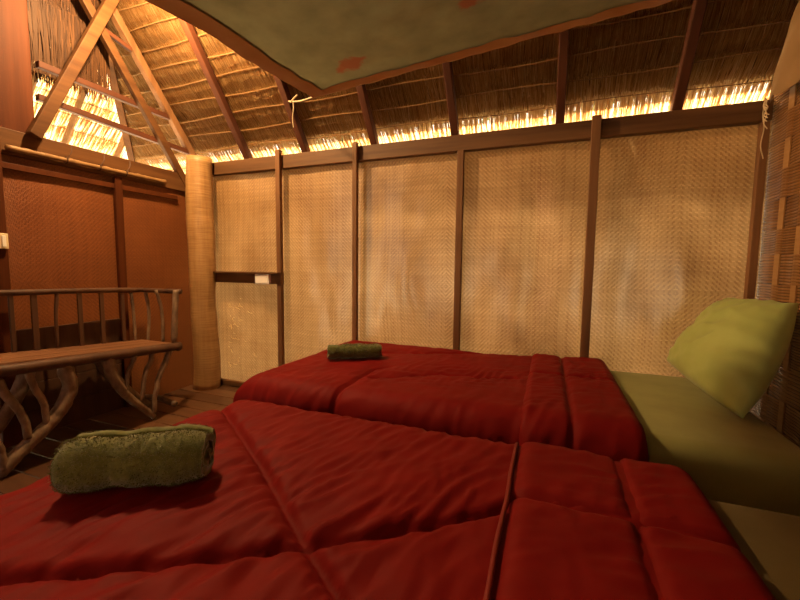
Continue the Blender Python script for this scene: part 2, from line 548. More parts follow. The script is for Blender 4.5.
# ------------------------------------------------------------------ thatch roof
def thatch(name, org, along, down, inward, length_fn, courses, spacing, L, mat, per_m=330, battens=True, wid=.006, layers=lambda s: 2, dens=lambda s: 1, lit_tone=lambda s: .5):
    """courses of strands. org: point at slope distance 0; along: unit vector of a course; down: unit vector down the slope;
    inward: unit normal towards the room. Each course hangs from its batten and tucks behind the next lower one."""
    org, along, down, inward = (np.array(v, float) for v in (org, along, down, inward))
    V, Fc, R = [], [], []
    for k in courses:
        s = k * spacing
        a0, a1 = length_fn(s)
        if a1 <= a0: continue
        for layer in range(layers(s)):
            nst = int((a1 - a0) * per_m * dens(s))
            a = RNG.uniform(a0, a1, nst)
            # clump
            a += .004 * np.sin(a * 190 + k)
            ln = L * RNG.uniform(.82, 1.12, nst) * (1 + .05 * np.sin(a * 7 + k * 2))
            skew = RNG.normal(0, .055, nst) + .05 * np.sin(a * 3.3 + k * 1.7)
            w = wid * RNG.uniform(.5, 1.2, nst)
            top_in = RNG.uniform(.006, .016, nst) - layer * .005
            mid_in = RNG.uniform(-.002, .010, nst) - layer * .006
            bot_in = RNG.uniform(-.022, -.010, nst) - layer * .006
            sag = .008 * np.sin(a * 5 + k * 3)
            jit = np.abs(RNG.normal(0, .010, nst)) + .006 * np.sin(a * 41 + k)
            rnd = np.clip(RNG.normal(lit_tone(s), .22, nst), 0, 1)  # mean strand tone, carries light and shade as colour
            b = len(V) and sum(len(x) for x in V)
            def pt(av, sv, nv, wv):
                return org + np.outer(av + wv, along) - np.outer(sv, down) + np.outer(nv, inward)
            rows = []
            for fr_, nn in ((0, top_in), (.45, mid_in), (1.0, bot_in)):
                sv = s + sag + .004 + jit - fr_ * ln
                av = a + skew * fr_ * L
                ww = w * (1 if fr_ < .9 else .45)
                rows.append(pt(av, sv, nn, -ww / 2)); rows.append(pt(av, sv, nn, ww / 2))
            P = np.stack(rows, 1).reshape(-1, 3)
            base = sum(len(x) for x in V)
            idx = base + np.arange(nst)[:, None] * 6
            q1 = np.concatenate([idx, idx + 1, idx + 3, idx + 2], 1)
            q2 = np.concatenate([idx + 2, idx + 3, idx + 5, idx + 4], 1)
            V.append(P); Fc.append(q1); Fc.append(q2); R.append(np.repeat(rnd, 6))
    V = np.concatenate(V); Fc = np.concatenate(Fc); R = np.concatenate(R)
    nb0 = len(V)
    mbx = MB()
    if battens:
        for k in courses:
            s = k * spacing
            a0, a1 = length_fn(s)
            if a1 <= a0: continue
            npt = max(3, int((a1 - a0) / .12))
            pts = []
            for i in range(npt + 1):
                a = lerp(a0, a1, i / npt)
                sag = .008 * math.sin(a * 5 + k * 3)
                pts.append(Vector(org + along * a - down * (s + sag + .002) + inward * (.017 + .002 * math.sin(i * 2.3))))
            mbx.tube(pts, .0028, 5)
    allv = np.concatenate([V, np.array(mbx.v).reshape(-1, 3)]) if mbx.v else V
    me = bpy.data.meshes.new(name)
    faces = [tuple(f) for f in Fc.tolist()] + [tuple(i + nb0 for i in f) for f in mbx.f]
    me.from_pydata(allv.tolist(), [], faces)
    me.materials.append(mat); me.materials.append(M_batten)
    mi = np.zeros(len(faces), dtype=np.int32); mi[len(Fc):] = 1
    me.polygons.foreach_set('material_index', mi)
    me.update()
    o = bpy.data.objects.new(name, me); COL.objects.link(o)
    at = me.attributes.new('rnd', 'FLOAT', 'POINT')
    full = np.full(len(allv), .5, dtype=np.float32); full[:len(R)] = R
    at.data.foreach_set('value', full)
    return o


XR_END = 1.75
SP = .125
down_b = (0, CA, -SA); in_b = (0, -SA, -CA)
ceil = thatch('ceiling', (0, YB, Z0), (1, 0, 0), down_b, in_b, lambda s: (XH + s * CA, XR_END), range(-2, 17), SP, .155, M_thatch, per_m=560, wid=.004, layers=lambda s: 1 if s < .1 else 2, dens=lambda s: 1.7 if s < .1 else 1, lit_tone=lambda s: .8 if s < .1 else .42)  # paler strands paint daylight at the eave, darker ones the shaded inner roof
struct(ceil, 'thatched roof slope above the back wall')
# thicker outer layers of the same slope from just above the wall up to the ridge
S_RIDGE = 3.35
mb = MB()
P = lambda x, s, d=.0: Vector((x, YB - s * CA + d * SA, Z0 + s * SA + d * CA))
for d in (.035, .11):
    mb.quad(P(XH - .03 * CA, -.03, d), P(XR_END, -.03, d), P(XR_END, S_RIDGE, d), P(XH + S_RIDGE * CA, S_RIDGE, d))
o = mb.obj('ceiling_outer_layer', M_thatchback); set_rnd(o, [.5] * len(o.data.vertices)); struct(o)
# left hip slope, thin: daylight comes through it
down_l = (-CA, 0, -SA); in_l = (SA, 0, -CA)
hip = thatch('ceiling_hip', (XH, 0, Z0), (0, 1, 0), down_l, in_l, lambda s: (.75, YB - s * CA), range(-1, 13), SP, .20, M_thatch, per_m=620, wid=.0042, layers=lambda s: 1, dens=lambda s: 1.1, lit_tone=lambda s: .75)  # strand tone raised to paint daylight into the hip
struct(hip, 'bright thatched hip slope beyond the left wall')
mb = MB()
Q = lambda y_, s: Vector((XH + s * CA - .01, y_, Z0 + s * SA + .02))
mb.quad(Q(.80, -.2), Q(.80, 2.2), Q(-1.5, 2.2), Q(-1.5, -.2))
o = mb.obj('ceiling_left', M_thatchback); set_rnd(o, [.6] * 4); struct(o)
# front slope towards the camera's back
mb = MB()
yr = YB - S_RIDGE * CA; zr = Z0 + S_RIDGE * SA
mb.quad((-3.0, yr, zr), (XR_END, yr, zr), (XR_END, yr - S_RIDGE * CA, Z0), (-3.0, yr - S_RIDGE * CA, Z0))
o = mb.obj('ceiling_front', M_thatchback); set_rnd(o, [.6] * 4); struct(o)
# outer end wall of the hut (other side of the partition)
yf = yr - S_RIDGE * CA
mb = MB(); mb.v = [(XR_END, YB, -.3), (XR_END, YB, Z0), (XR_END, yr, zr), (XR_END, yf, Z0), (XR_END, yf, -.3)]; mb.f = [(0, 1, 2, 3, 4)]
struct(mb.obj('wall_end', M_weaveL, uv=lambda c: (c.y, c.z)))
plain_wall('wall_back_next_room', lambda u, v: (lerp(1.02, XR_END, u), YB + .02, 2.0 * v), 4, 8, lambda c: (c.x, c.z), M_weave)

# rafters of the back slope
raf = [-2.338, -1.779, -1.199, -.615, .022, .609, 1.2]
names = ['second', 'third', 'fourth', 'fifth', 'sixth', 'seventh', 'eighth']
def rafter(x, label, mat=None, w=.05, s0=-.12, s1=2.6, top=None):
    mb = MB()
    dd = -.045
    mb.beam(P(x, s0, dd), P(x + (top or 0), s1, dd), w, .055, (0, -SA, -CA))
    o = mb.obj('rafter', mat or M_rafter, bevel=.006)
    return tag(o, label, 'rafter', 'rafters of the back roof slope')
labs = ['reddish rafter over the narrow panel with the white socket', 'rafter beside the corner of the hanging canopy, with a string tied to it',
        'rafter crossing the thatch above the stud behind the small rolled towel', 'dark rafter meeting the rail above the middle stud',
        'dark rafter meeting the rail just left of the stud nearest the pillow', 'dark rafter nearest the tan cloth above the last wall panel']
for x, l in zip(raf[:6], labs): rafter(x, l)
rafter(XL - .03, 'lit rafter rising from the log post along the edge of the roof', M_beamZ, .05)

# gable frame over the left wall
def bar(name, a, b, w, h, mat, label, cat, upv=(1, 0, 0), group=None):
    mb = MB(); mb.beam(a, b, w, h, upv); return tag(mb.obj(name, mat, bevel=.004), label, cat, group)
bar('roof_brace', onX(34, 136, XL + .05), onX(124, -22, XL + .05), .062, .045, M_beamY, 'leaning timber brace rising right from the square post, crossing the other brace', 'brace', group='crossed braces over the left wall')
bar('roof_brace', onX(189, 190, XL + .0), onX(80, -8, XL + .0), .055, .04, M_beamY, 'slender timber brace rising left from the foot of the log post top', 'brace', group='crossed braces over the left wall')
bar('tie_rail', onX(37, 64, XL - .04), onX(170, 118, XL - .04), .038, .04, M_rafter, 'upper dark horizontal tie rail in the open gable', 'rail', group='tie rails in the gable')
bar('tie_rail', onX(37, 97, XL - .04), onX(190, 153, XL - .04), .038, .04, M_rafter, 'lower dark horizontal tie rail in the open gable', 'rail', group='tie rails in the gable')
bar('tie_rail', onX(96, 24, XL - .02), onX(131, 50, XL - .02), .03, .03, M_rafter, 'short dark rail right of where the two braces cross', 'rail', group='tie rails in the gable')
# thatch panel closing the upper gable
gy0, gy1 = 1.0, 1.93
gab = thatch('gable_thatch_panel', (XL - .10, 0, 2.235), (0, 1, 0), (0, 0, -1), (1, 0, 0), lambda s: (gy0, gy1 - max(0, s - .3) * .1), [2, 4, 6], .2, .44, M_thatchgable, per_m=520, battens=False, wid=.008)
tag(gab, 'dark brown thatch panel filling the gable above the upper tie rail', 'thatch panel')
# purlins and hip rafter carrying the hip slope
H = lambda y_, s, d=-.03: Vector((XH + s * CA - d * SA, y_, Z0 + s * SA + d * CA))
for i, s in enumerate((.30, .62)):
    pass
mb = MB(); mb.beam(Vector((XH - .1 * CA + .03, YB + .1 * CA, Z0 - .1 * SA - .04)), Vector((XH + 2.4 * CA + .03, YB - 2.4 * CA, Z0 + 2.4 * SA - .04)), .05, .05)
tag(mb.obj('hip_rafter', M_beamY, bevel=.004), 'hip rafter where the back thatch meets the left thatch', 'rafter')
for i, (yy, l) in enumerate(((1.72, 'jack rafter seen through the gable beside the square post'), (2.02, 'jack rafter seen through the middle of the gable'), (2.42, 'short jack rafter seen through the gable near the log post'))):
    smax = min(1.6, (YB - yy) / CA - .02) if yy > 1.9 else 1.3
    mb = MB(); mb.tube([H(yy, -.25), H(yy, smax)], .022, 8)
    tag(mb.obj('jack_rafter', M_batten), l, 'rafter', 'jack rafters of the hip slope')

# bamboo pole tied along the wall plate
p0, p1 = onX(6, 147, XL + .035), onX(165, 182, XL + .035)
pts = [p0.lerp(p1, i / 40) for i in range(41)]
rr = [.0155 + (.004 if i % 9 == 4 else 0) + .001 * math.sin(i) for i in range(41)]
bp = thing('bamboo_pole', p0, 'knotted bamboo pole tied along the top of the left wall', 'pole')
mb = MB(); mb.tube(pts, rr, 12); mb.obj('cane', M_batten, bp, smooth=True)
for tt in (.3, .5, .68):
    q = p0.lerp(p1, tt)
    mb = MB(); mb.tube([q + Vector((0.0, .02 * math.cos(a), .02 * math.sin(a))) * 1.0 + Vector((.021 * math.cos(a), -.02 * math.cos(a), 0)) for a in np.linspace(0, 2 * math.pi, 17)], .003, 6, caps=False)
    mb.tube(spline([q + Vector((.02, 0, .01)), q + Vector((.022, .02, .05)), q + Vector((.01, .03, .09))]), .0025, 5)
    mb.obj('tie', M_darkslat, bp)

# small cream switch on the jamb at the left edge
a, b = onX(-3, 233, XL + .05), onX(8, 249, XL + .05)
sw = thing('light_switch', (XL + .04, (a.y + b.y) / 2, b.z), 'small cream light switch on the jamb at the left edge', 'switch')
mb = MB(); mb.box((XL + .04, a.y, b.z), (XL + .062, b.y, a.z)); hs = mb.obj('housing', M_cream, sw, bevel=.003)
mb = MB(); mb.box((XL + .062, a.y + .012, b.z + .012), (XL + .068, b.y - .012, a.z - .012)); mb.obj('rocker', M_white, hs, bevel=.002)

# ------------------------------------------------------------------ bench of bent branches along the left wall
XF, XBk = -2.45, -2.80
YA, YE = .72, 1.955
zs = lambda yv: lerp(.565, .492, (yv - 1.0) / 1.0)
bench = thing('branch_bench', (-2.62, 1.4, 0), 'rustic wooden bench with crooked branch legs along the left wall', 'bench')
mb = MB()
for i in range(3):
    x0 = lerp(XBk, XF - .02, i / 3) + .004; x1 = lerp(XBk, XF - .02, (i + 1) / 3) - .002
    M_ = Matrix()
    mb.v += [(x0, YA, zs(YA) - .025), (x1, YA, zs(YA) - .025), (x1, YE, zs(YE) - .025), (x0, YE, zs(YE) - .025), (x0, YA, zs(YA)), (x1, YA, zs(YA)), (x1, YE, zs(YE)), (x0, YE, zs(YE))]
    b = i * 8
    mb.f += [tuple(b + k for k in q) for q in ((0, 3, 2, 1), (4, 5, 6, 7), (0, 1, 5, 4), (1, 2, 6, 5), (2, 3, 7, 6), (3, 0, 4, 7))]
mb.obj('seat', M_bench, bench, bevel=.006)
mb = MB(); mb.tube(spline([(XF, YA, zs(YA) - .03), (XF + .006, 1.1, zs(1.1) - .034), (XF - .004, 1.6, zs(1.6) - .03), (XF, YE + .03, zs(YE) - .028)], 8), .03, 12, wob=.12)
mb.obj('seat_rail', M_darkslat, bench, smooth=True)
mb = MB(); mb.tube(spline([(XF + .02, YE + .005, zs(YE) - .03), (-2.62, YE, zs(YE) - .028), (XBk, YE, zs(YE) - .03)], 6), .026, 12, wob=.15)
mb.obj('seat_rail', M_darkslat, bench, smooth=True)


def branch(name, pix, r0, r1, X=XF, wob=.18, seed=0, mat=None, n=14, last=None):
    pts = [onX(px, py, X) if not isinstance(px, Vector) else px for px, py in pix]
    if last: pts.append(Vector(last))
    pts = spline(pts, 7)
    for i, q in enumerate(pts):
        q.x += .006 * noise.noise(Vector((i * .3 + seed, seed, 0)))
    mb = MB(); mb.tube(pts, rads(r0, r1, len(pts)), n, wob=wob, seed=seed)
    return mb.obj(name, mat or M_bark, bench, smooth=True)


branch('leg', [(64, 364), (70, 386), (63, 405), (48, 425), (29, 443), (12, 460), (3, 470)],   .036, .031, seed=1, X=XF - .012, last=(XF - .03, .985, .015))
branch('leg', [(108, 356), (110, 370), (119, 386), (130, 398), (144, 409), (154, 417)],   .037, .018, X=XF - .012, seed=4, last=None)
branch('leg_twig', [(27, 368), (31, 380), (37, 392), (44, 404), (47, 424)], .017, .015, seed=6)
branch('leg_twig', [(-3, 380), (6, 395), (17, 408), (24, 420), (28, 438)], .02, .017, seed=8)
branch('leg_twig', [(-14, 425), (-6, 440), (0, 450), (4, 468)], .018, .018, seed=10)
branch('leg_twig', [(136, 350), (133, 362), (128, 374), (126, 390)], .015, .012, seed=12)
branch('leg_twig', [(153, 346), (151, 360), (145, 375), (142, 400)], .016, .013, seed=14)
branch('leg_twig', [(172, 346), (166, 360), (159, 378), (155, 396), (154, 412)], .02, .014, seed=16)
# rear legs against the wall
for (ya, yb_, k) in ((1.28, .98, 20), (1.62, 1.95, 22)):
    pts = spline([(XBk + .03, ya, zs(ya) - .03), (XBk + .03, ya + (yb_ - ya) * .15, .36), (XBk + .035, lerp(ya, yb_, .5), .18), (XBk + .03, yb_, .0)], 7)
    mb = MB(); mb.tube(pts, rads(.042, .03, len(pts)), 12, wob=.18, seed=k); mb.obj('leg', M_bark, bench, smooth=True)
# stretchers tying front and rear feet
for (yv, z_) in ((1.93, .07), (1.03, .07)):
    mb = MB(); mb.tube(spline([(XBk + .03, yv, z_), (-2.62, yv + .01, z_ + .01), (XF, yv, z_ - .01)]), .02, 10, wob=.2, seed=yv); mb.obj('stretcher', M_bark, bench, smooth=True)
# back: top rail, slats, end arm with twigs
q0 = onX(143, 290, XBk + .02); q1 = onX(0, 293, XBk + .02); q1 = q1 + (q1 - q0) * .55
mb = MB(); mb.tube(spline([q0, q0.lerp(q1, .3) + Vector((0, 0, .004)), q0.lerp(q1, .6), q1], 8), .017, 10, wob=.2, seed=31)
mb.obj('back_rail', M_darkslat, bench, smooth=True)
q2 = onX(181, 291.5, XF - .02)
mb = MB(); mb.tube(spline([q0 + Vector((-.02, .0, .0)), q0.lerp(q2, .5), q2], 6), .017, 10, wob=.2, seed=33)
mb.obj('arm_rail', M_darkslat, bench, smooth=True)
for i, px in enumerate((10, 33, 79, 101, 122)):
    t_ = onX(px, 292, XBk + .02); wv = [.022, .03, .026, .026, .022][i]
    mb = MB(); mb.beam((XBk + .02, t_.y, zs(t_.y) - .02), (XBk + .02, t_.y, t_.z), wv, .014, (1, 0, 0))
    mb.obj('back_slat', M_darkslat, bench, bevel=.003)
for i, (xt, xm, xb) in enumerate(((57, 56, 58), (131, 134, 136))):
    pts = [onX(xt, 292, XBk + .02), onX(xm, 318, XBk + .02), onX(xb, 347, XBk + .02)]
    mb = MB(); mb.tube(spline(pts), rads(.011, .009, 13), 8, wob=.2, seed=40 + i); mb.obj('back_slat', M_bark if i else M_darkslat, bench, smooth=True)
for i, (xt, xm, xb, f_) in enumerate(((145, 149, 148, .05), (156, 162, 163, .42), (176, 175, 174, .93))):
    X_ = lerp(XBk + .02, XF - .02, f_)
    pts = [onX(xt, 290, X_), onX(xm, 312, X_), onX(xb, 343, X_)]
    mb = MB(); mb.tube(spline(pts), rads(.012, .010, 13) if i < 2 else rads(.02, .02, 13), 8, wob=.2, seed=50 + i); mb.obj('arm_spindle', M_bark, bench, smooth=True)


# ------------------------------------------------------------------ beds
def rounded_block(mb, lo, hi, r, puff=0, nx=30, ny=16, ns=5):
    """soft mattress: rounded box as a superellipsoid-like shell"""
    x0, y0, z0 = lo; x1, y1, z1 = hi
    prof = []
    for i in range(ns + 1):
        a = math.pi / 2 * i / ns
        prof.append((r * (1 - math.cos(a)), z0 + r * (1 - math.sin(a))))   # bottom edge reversed below
    rings = []
    def ring(ins, z):
        pts = []
        xx0, xx1, yy0, yy1 = x0 + ins, x1 - ins, y0 + ins, y1 - ins
        rc = max(.012, .05 - ins * .6)
        for (cx, cy, a0) in ((xx1 - rc, yy1 - rc, 0), (xx0 + rc, yy1 - rc, 90), (xx0 + rc, yy0 + rc, 180), (xx1 - rc, yy0 + rc, 270)):
            for k in range(7):
                a = math.radians(a0 + 90 * k / 6)
                pts.append(Vector((cx + rc * math.cos(a), cy + rc * math.sin(a), z)))
        return pts
    # bottom to top
    for i in range(ns + 1):
        a = math.pi / 2 * i / ns
        rings.append(ring(r * (1 - math.sin(a)), z0 + r * (1 - math.cos(a))))
    for i in range(ns + 1):
        a = math.pi / 2 * i / ns
        rings.append(ring(r * (1 - math.cos(a)), z1 - r * (1 - math.sin(a))))
    for q in (.06, .14, .25):
        rings.append(ring(r + q, z1 + puff * q * 2))
    b = len(mb.v); nrg = len(rings[0])
    for rg in rings: mb.v += [tuple(p) for p in rg]
    for i in range(len(rings) - 1):
        for k in range(nrg):
            k2 = (k + 1) % nrg
            mb.f.append((b + i * nrg + k, b + i * nrg + k2, b + (i + 1) * nrg + k2, b + (i + 1) * nrg + k))
    mb.f.append(tuple(b + k for k in range(nrg))[::-1])
    mb.f.append(tuple(b + (len(rings) - 1) * nrg + k for k in range(nrg)))


def make_bed(x0, x1, y0, y1, ztop, label, sheet):
    bed = thing('bed', ((x0 + x1) / 2, (y0 + y1) / 2, 0), label, 'bed', 'single beds')
    mb = MB(); rounded_block(mb, (x0, y0, .22), (x1, y1, ztop), .06, .0)
    for i, v in enumerate(mb.v):
        v = Vector(v); nz = noise.noise(v * 5) * .003
        mb.v[i] = (v.x, v.y, v.z + nz)
    mb.obj('mattress', sheet, bed, smooth=True)
    mb = MB(); mb.box((x0 + .02, y0 + .02, .12), (x1 - .02, y1 - .02, .225)); mb.obj('bed_frame', M_beamX, bed, bevel=.006)
    for sx in (x0 + .08, x1 - .08):
        for sy in (y0 + .08, y1 - .08):
            mb = MB(); mb.box((sx - .035, sy - .035, 0), (sx + .035, sy + .035, .125)); mb.obj('leg', M_beamZ, bed, bevel=.004)
    return bed


FB = (-1.34, .83, 1.50, 2.505, .475)   # far bed
NB = (-1.17, .88, .18, 1.205, .470)    # near bed
make_bed(*FB, 'far bed against the woven wall with olive sheet under red quilt', M_sheet)
make_bed(*NB, 'near bed in the foreground with brown sheet mostly hidden by red quilt', M_sheetbrown)


def seg_dist(px, py, ax, ay, bx, by):
    dx, dy = bx - ax, by - ay
    t = max(0, min(1, ((px - ax) * dx + (py - ay) * dy) / (dx * dx + dy * dy)))
    return math.hypot(px - ax - t * dx, py - ay - t * dy)


def ridged(v):
    return 1 - abs(noise.noise(v)) * 2


def quilt_height(x, y, seams, wr, seed, puffh=.02):
    """puff between the seams, a groove along each and wrinkles that pull away from them"""
    d = min(seg_dist(x, y, *s) for s in seams)
    puff = puffh * (1 - math.exp(-d / .06))
    groove = -.010 * math.exp(-(d / .008) ** 2)
    # directional wrinkles
    w = 0
    for (ang, fq, st, amp, q) in wr:
        ca, sa = math.cos(ang), math.sin(ang)
        u, v = x * ca + y * sa, -x * sa + y * ca
        warp = .05 * noise.noise(Vector((x * 4, y * 4, seed + q)))
        m_ = .5 + .5 * noise.noise(Vector((x * 2.3 + q, y * 2.3, seed)))
        w += amp * max(0, m_) * ridged(Vector((u * fq / st, (v + warp) * fq, seed + q * 3)))
    near = (.34 + .52 * math.exp(-d / .09)) * (1 - .85 * math.exp(-(d / .016) ** 2))
    w += .0025 * noise.noise(Vector((x * 22, y * 22, seed)))
    return puff + groove + w * near


def drape(x, y, bx0, bx1, by0, by1, R, ztop):
    """lay the flat cloth point (x,y) over the bed: past an edge it turns over a radius R and hangs"""
    def fold(t, lim, sgn):
        e = (t - lim) * sgn
        if e <= 0: return t, 0.0, 0.0
        arc = R * math.pi / 2
        if e < arc:
            a = e / R
            return lim + sgn * R * math.sin(a), R * (1 - math.cos(a)), a
        return lim + sgn * (R + .10 * (e - arc)), R + (e - arc), math.pi / 2
    X, dz1, a1 = (fold(x, bx0, -1) if x < bx0 else fold(x, bx1, 1))
    Y, dz2, a2 = (fold(y, by0, -1) if y < by0 else fold(y, by1, 1))
    sx = -1 if x < bx0 else 1
    sy = -1 if y < by0 else 1
    dz = max(dz1, dz2) + .25 * min(dz1, dz2)
    nrm = Vector((sx * math.sin(a1), sy * math.sin(a2), max(.15, math.cos(max(a1, a2))))).normalized()
    return Vector((X, Y, ztop - dz)), nrm


def quilt(name, parent, bed, x0, x1, over_x, over_y0, over_y1, seams, wr, seed, lift, R, step=.009, edge_round=True, extra=None, puffh=.02):
    bx0, bx1, by0, by1, zt = bed
    xs0 = x0 - over_x; ys0 = by0 - over_y0; ys1 = by1 + over_y1
    nu = int((x1 - xs0) / step); nv = int((ys1 - ys0) / step)
    r_ = .035

    def fn(u, v):
        x, y = lerp(xs0, x1, u), lerp(ys0, ys1, v)
        base, nrm = drape(x, y, bx0 + r_, 99, by0 + r_, by1 - r_, R, zt)
        h = lift + quilt_height(x, y, seams, wr, seed, puffh)
        de = min(x1 - x, 9 if over_x > .01 else x - xs0)
        if edge_round:
            h = -.004 + (h + .004) * max(0.0, 1 - min(1.0, max(0.0, 1 - de / .05)) ** 2.2) ** .5
        if extra: h += extra(x, y)
        return base + nrm * h
    mb = MB(); mb.grid(fn, nu, nv)
    return mb.obj(name, M_quilt, parent, smooth=True)


# --- near quilt: diagonal-looking stitch lines read off the photo
def zpt(px, py, z=.51):
    p = onZ(px, py, z); return p.x, p.y
def seam_px(*pp, z=.51):
    q = [zpt(a, b, z) for a, b in pp]
    return [(*q[i], *q[i + 1]) for i in range(len(q) - 1)]


S_near = seam_px((222, 404), (262, 462), (306, 540), (352, 610)) + seam_px((-160, 598), (0, 575), (150, 561), (306, 541), (420, 522), (518, 504))
S_near += [(-1.6, 1.30, .4, 1.30), (-1.30, 0, -1.30, 1.4)]
WR = [(math.radians(70), 23, 4.6, .026, 1), (math.radians(84), 34, 4.2, .015, 2), (math.radians(55), 16, 3.0, .014, 3)]
near_quilt = thing('quilt', (-.4, .7, NB[4]), 'red quilt over the near bed in the foreground, under the larger rolled towel', 'quilt', 'red quilts')
quilt('cover', near_quilt, NB, NB[0], .36, .42, .30, .34, S_near, WR, 2.0, .018, .055)
# folded-back band: second layer
S_band = [(-.2, .92, .5, .90), (.18, .2, .205, 1.35), (-.2, .45, .5, .45)]
WRB = [(math.radians(75), 20, 3.4, .014, 1), (math.radians(20), 22, 3.4, .012, 2)]
near_band = quilt('turned_down_band', near_quilt, NB, -.075, .385, 0, .30, .33, S_band, WRB, 5.0, .046, .065, puffh=.010)


def piping(parent, bed, x, lift, seed):
    pts = []
    bx0, bx1, by0, by1, zt = bed
    for y in np.linspace(by0 - .25, by1 + .27, 80):
        b, nrm = drape(x, y, bx0 + .035, 99, by0 + .035, by1 - .035, .06, zt)
        pts.append(b + nrm * (lift + .006 * noise.noise(Vector((y * 8, seed, 0)))) + Vector((.004 * noise.noise(Vector((y * 5, seed, 3))), 0, 0)))
    mb = MB(); mb.tube(pts, .0055, 8); mb.obj('piping', M_quiltseam, parent, smooth=True)


piping(near_band, NB, -.072, .050, 1)

# --- far quilt
S_far = seam_px((330, 352), (420, 352), (520, 352)) + seam_px((372, 376), (440, 373), (514, 378)) + [(-.86, 1.0, -.86, 1.86), (-.86, 1.86, -.8, 1.93), (-1.6, 1.30, .4, 1.30)]
far_quilt = thing('quilt', (-.4, 2.0, FB[4]), 'red quilt over the far bed beside the wall, under the smaller rolled towel', 'quilt', 'red quilts')
WRF = [(math.radians(82), 20, 3.8, .016, 1), (math.radians(15), 16, 3, .009, 2)]
quilt('cover', far_quilt, FB, FB[0], .30, .42, .36, 0.02, S_far, WRF, 9.0, .016, .085)
S_bandf = [(-.3, 2.05, .5, 2.05), (.10, 1.1, .09, 2.6), (.5, 1.3, .5, 2.6)]
quilt('turned_down_band', far_quilt, FB, -.09, .335, 0, .36, 0.02, S_bandf, WRB, 12.0, .044, .09, puffh=.010)

# ------------------------------------------------------------------ rolled towels
def towel(c0, c1, R, z, label, seed, squash=.92):
    c0, c1 = Vector(c0), Vector(c1)
    ax = (c1 - c0); L = ax.length; ax.normalize()
    up_ = Vector((0, 0, 1)); sd = ax.cross(up_).normalized()
    root = thing('rolled_towel', ((c0 + c1) / 2).to_tuple()[:2] + (z,), label, 'towel', 'rolled olive towels')
    turns = 3.2; th = R / (turns + .25)
    nth = 150
    outer, inner = [], []
    for i in range(nth + 1):
        a = turns * 2 * math.pi * i / nth
        r = R - th * (a / (2 * math.pi))
        a2 = a + 2.4
        g = th * .90
        outer.append((r, a2)); inner.append((max(.002, r - g), a2))
    sec = outer + inner[::-1]
    nl = 54; mb = MB(); ns = len(sec)
    for j in range(nl + 1):
        t = j / nl
        e = min(t, 1 - t) * L
        tape = 1 - .16 * max(0, 1 - e / .035) ** 2
        lump = 1 + .05 * math.sin(t * 9 + seed) + .03 * math.sin(t * 23 + seed * 2)
        for k, (r, a) in enumerate(sec):
            rr_ = r * tape * (1 + (lump - 1) * (r / R))
            p = Vector((rr_ * math.cos(a), rr_ * math.sin(a) * squash, 0))
            # ends of the rolled layers are uneven
            dx = (.012 * noise.noise(Vector((a * .9, seed, 0)))) * (1 if t > .5 else -1) * (1 if e < .03 else 0)
            q = c0 + ax * (t * L + dx) + sd * p.x + up_ * p.y
            nz = noise.noise(q * 46 + Vector((seed, 0, 0))) * .0035 + noise.noise(q * 120) * .0018 + noise.noise(q * 14) * .003
            if k <= nth: q = q + (sd * math.cos(a) + up_ * math.sin(a)) * nz
            mb.v.append(tuple(q))
    for j in range(nl):
        for k in range(ns):
            k2 = (k + 1) % ns
            mb.f.append((j * ns + k, j * ns + k2, (j + 1) * ns + k2, (j + 1) * ns + k))
    for j in (0, nl):       # end caps: strip between the outer and inner spiral
        b = j * ns
        for k in range(nth):
            f_ = (b + k, b + k + 1, b + ns - 2 - k, b + ns - 1 - k)
            mb.f.append(f_ if j == 0 else f_[::-1])
    body = mb.obj('roll', M_towel, root, smooth=True)
    zmin = min(v[2] for v in mb.v)
    # terry loops standing off the surface
    V, Fc = [], []
    rg = random.Random(int(seed * 10))
    for _ in range(int(14000 * (L * R) / (.36 * .07))):
        t = rg.random(); a = rg.uniform(0, 2 * math.pi)
        e = min(t, 1 - t) * L
        tape = 1 - .16 * max(0, 1 - e / .035) ** 2
        lump = 1 + .05 * math.sin(t * 9 + seed) + .03 * math.sin(t * 23 + seed * 2)
        aa = (a - 2.4) % (2 * math.pi)
        r = (R - th * aa / (2 * math.pi)) * tape * lump
        d = sd * math.cos(a) + up_ * math.sin(a) * squash
        q = c0 + ax * (t * L) + d * (r + .0005)
        w = Vector((rg.gauss(0, 1), rg.gauss(0, 1), rg.gauss(0, 1))).normalized() * .0012
        tip = q + d.normalized() * rg.uniform(.001, .0035) + Vector((rg.gauss(0, .002), rg.gauss(0, .002), rg.gauss(0, .002)))
        b = len(V); V += [tuple(q - w), tuple(q + w), tuple(tip)]; Fc.append((b, b + 1, b + 2))
    mb2 = MB(); mb2.v, mb2.f = V, Fc
    o = mb2.obj('terry_pile', M_towel, root); o['kind'] = 'stuff'
    return root


zq = .512
tA, tB = onZ(49, 506, zq), onZ(203, 491, zq)
axn = (tB - tA).normalized(); sdn = Vector((-axn.y, axn.x, 0))
RT = .079
towel(tA + sdn * RT * .75 + Vector((0, 0, RT * .87)), tB + sdn * RT * .75 + Vector((0, 0, RT * .87)), RT, zq, 'larger rolled olive green towel on the near red quilt', 1.3)
zq2 = .514
tA, tB = onZ(328, 361, zq2), onZ(382, 359, zq2)
axn = (tB - tA).normalized(); sdn = Vector((-axn.y, axn.x, 0)); RT2 = .052
towel(tA + sdn * RT2 * .7 + Vector((0, 0, RT2 * .9)), tB + sdn * RT2 * .7 + Vector((0, 0, RT2 * .9)), RT2, zq2, 'smaller rolled olive green towel on the far red quilt by the wall', 3.1)

# ------------------------------------------------------------------ pillow leaning at the head of the far bed
pA = onZ(669, 357, .52); pA = onY(667, 361, 2.46)
pD = onZ(743, 419, .497)
pC = onX(799, 303, .985)
pB = onY(732, 300, 2.50)
nrm = ((pD - pA).cross(pB - pA)).normalized()
if nrm.x > 0: nrm = -nrm


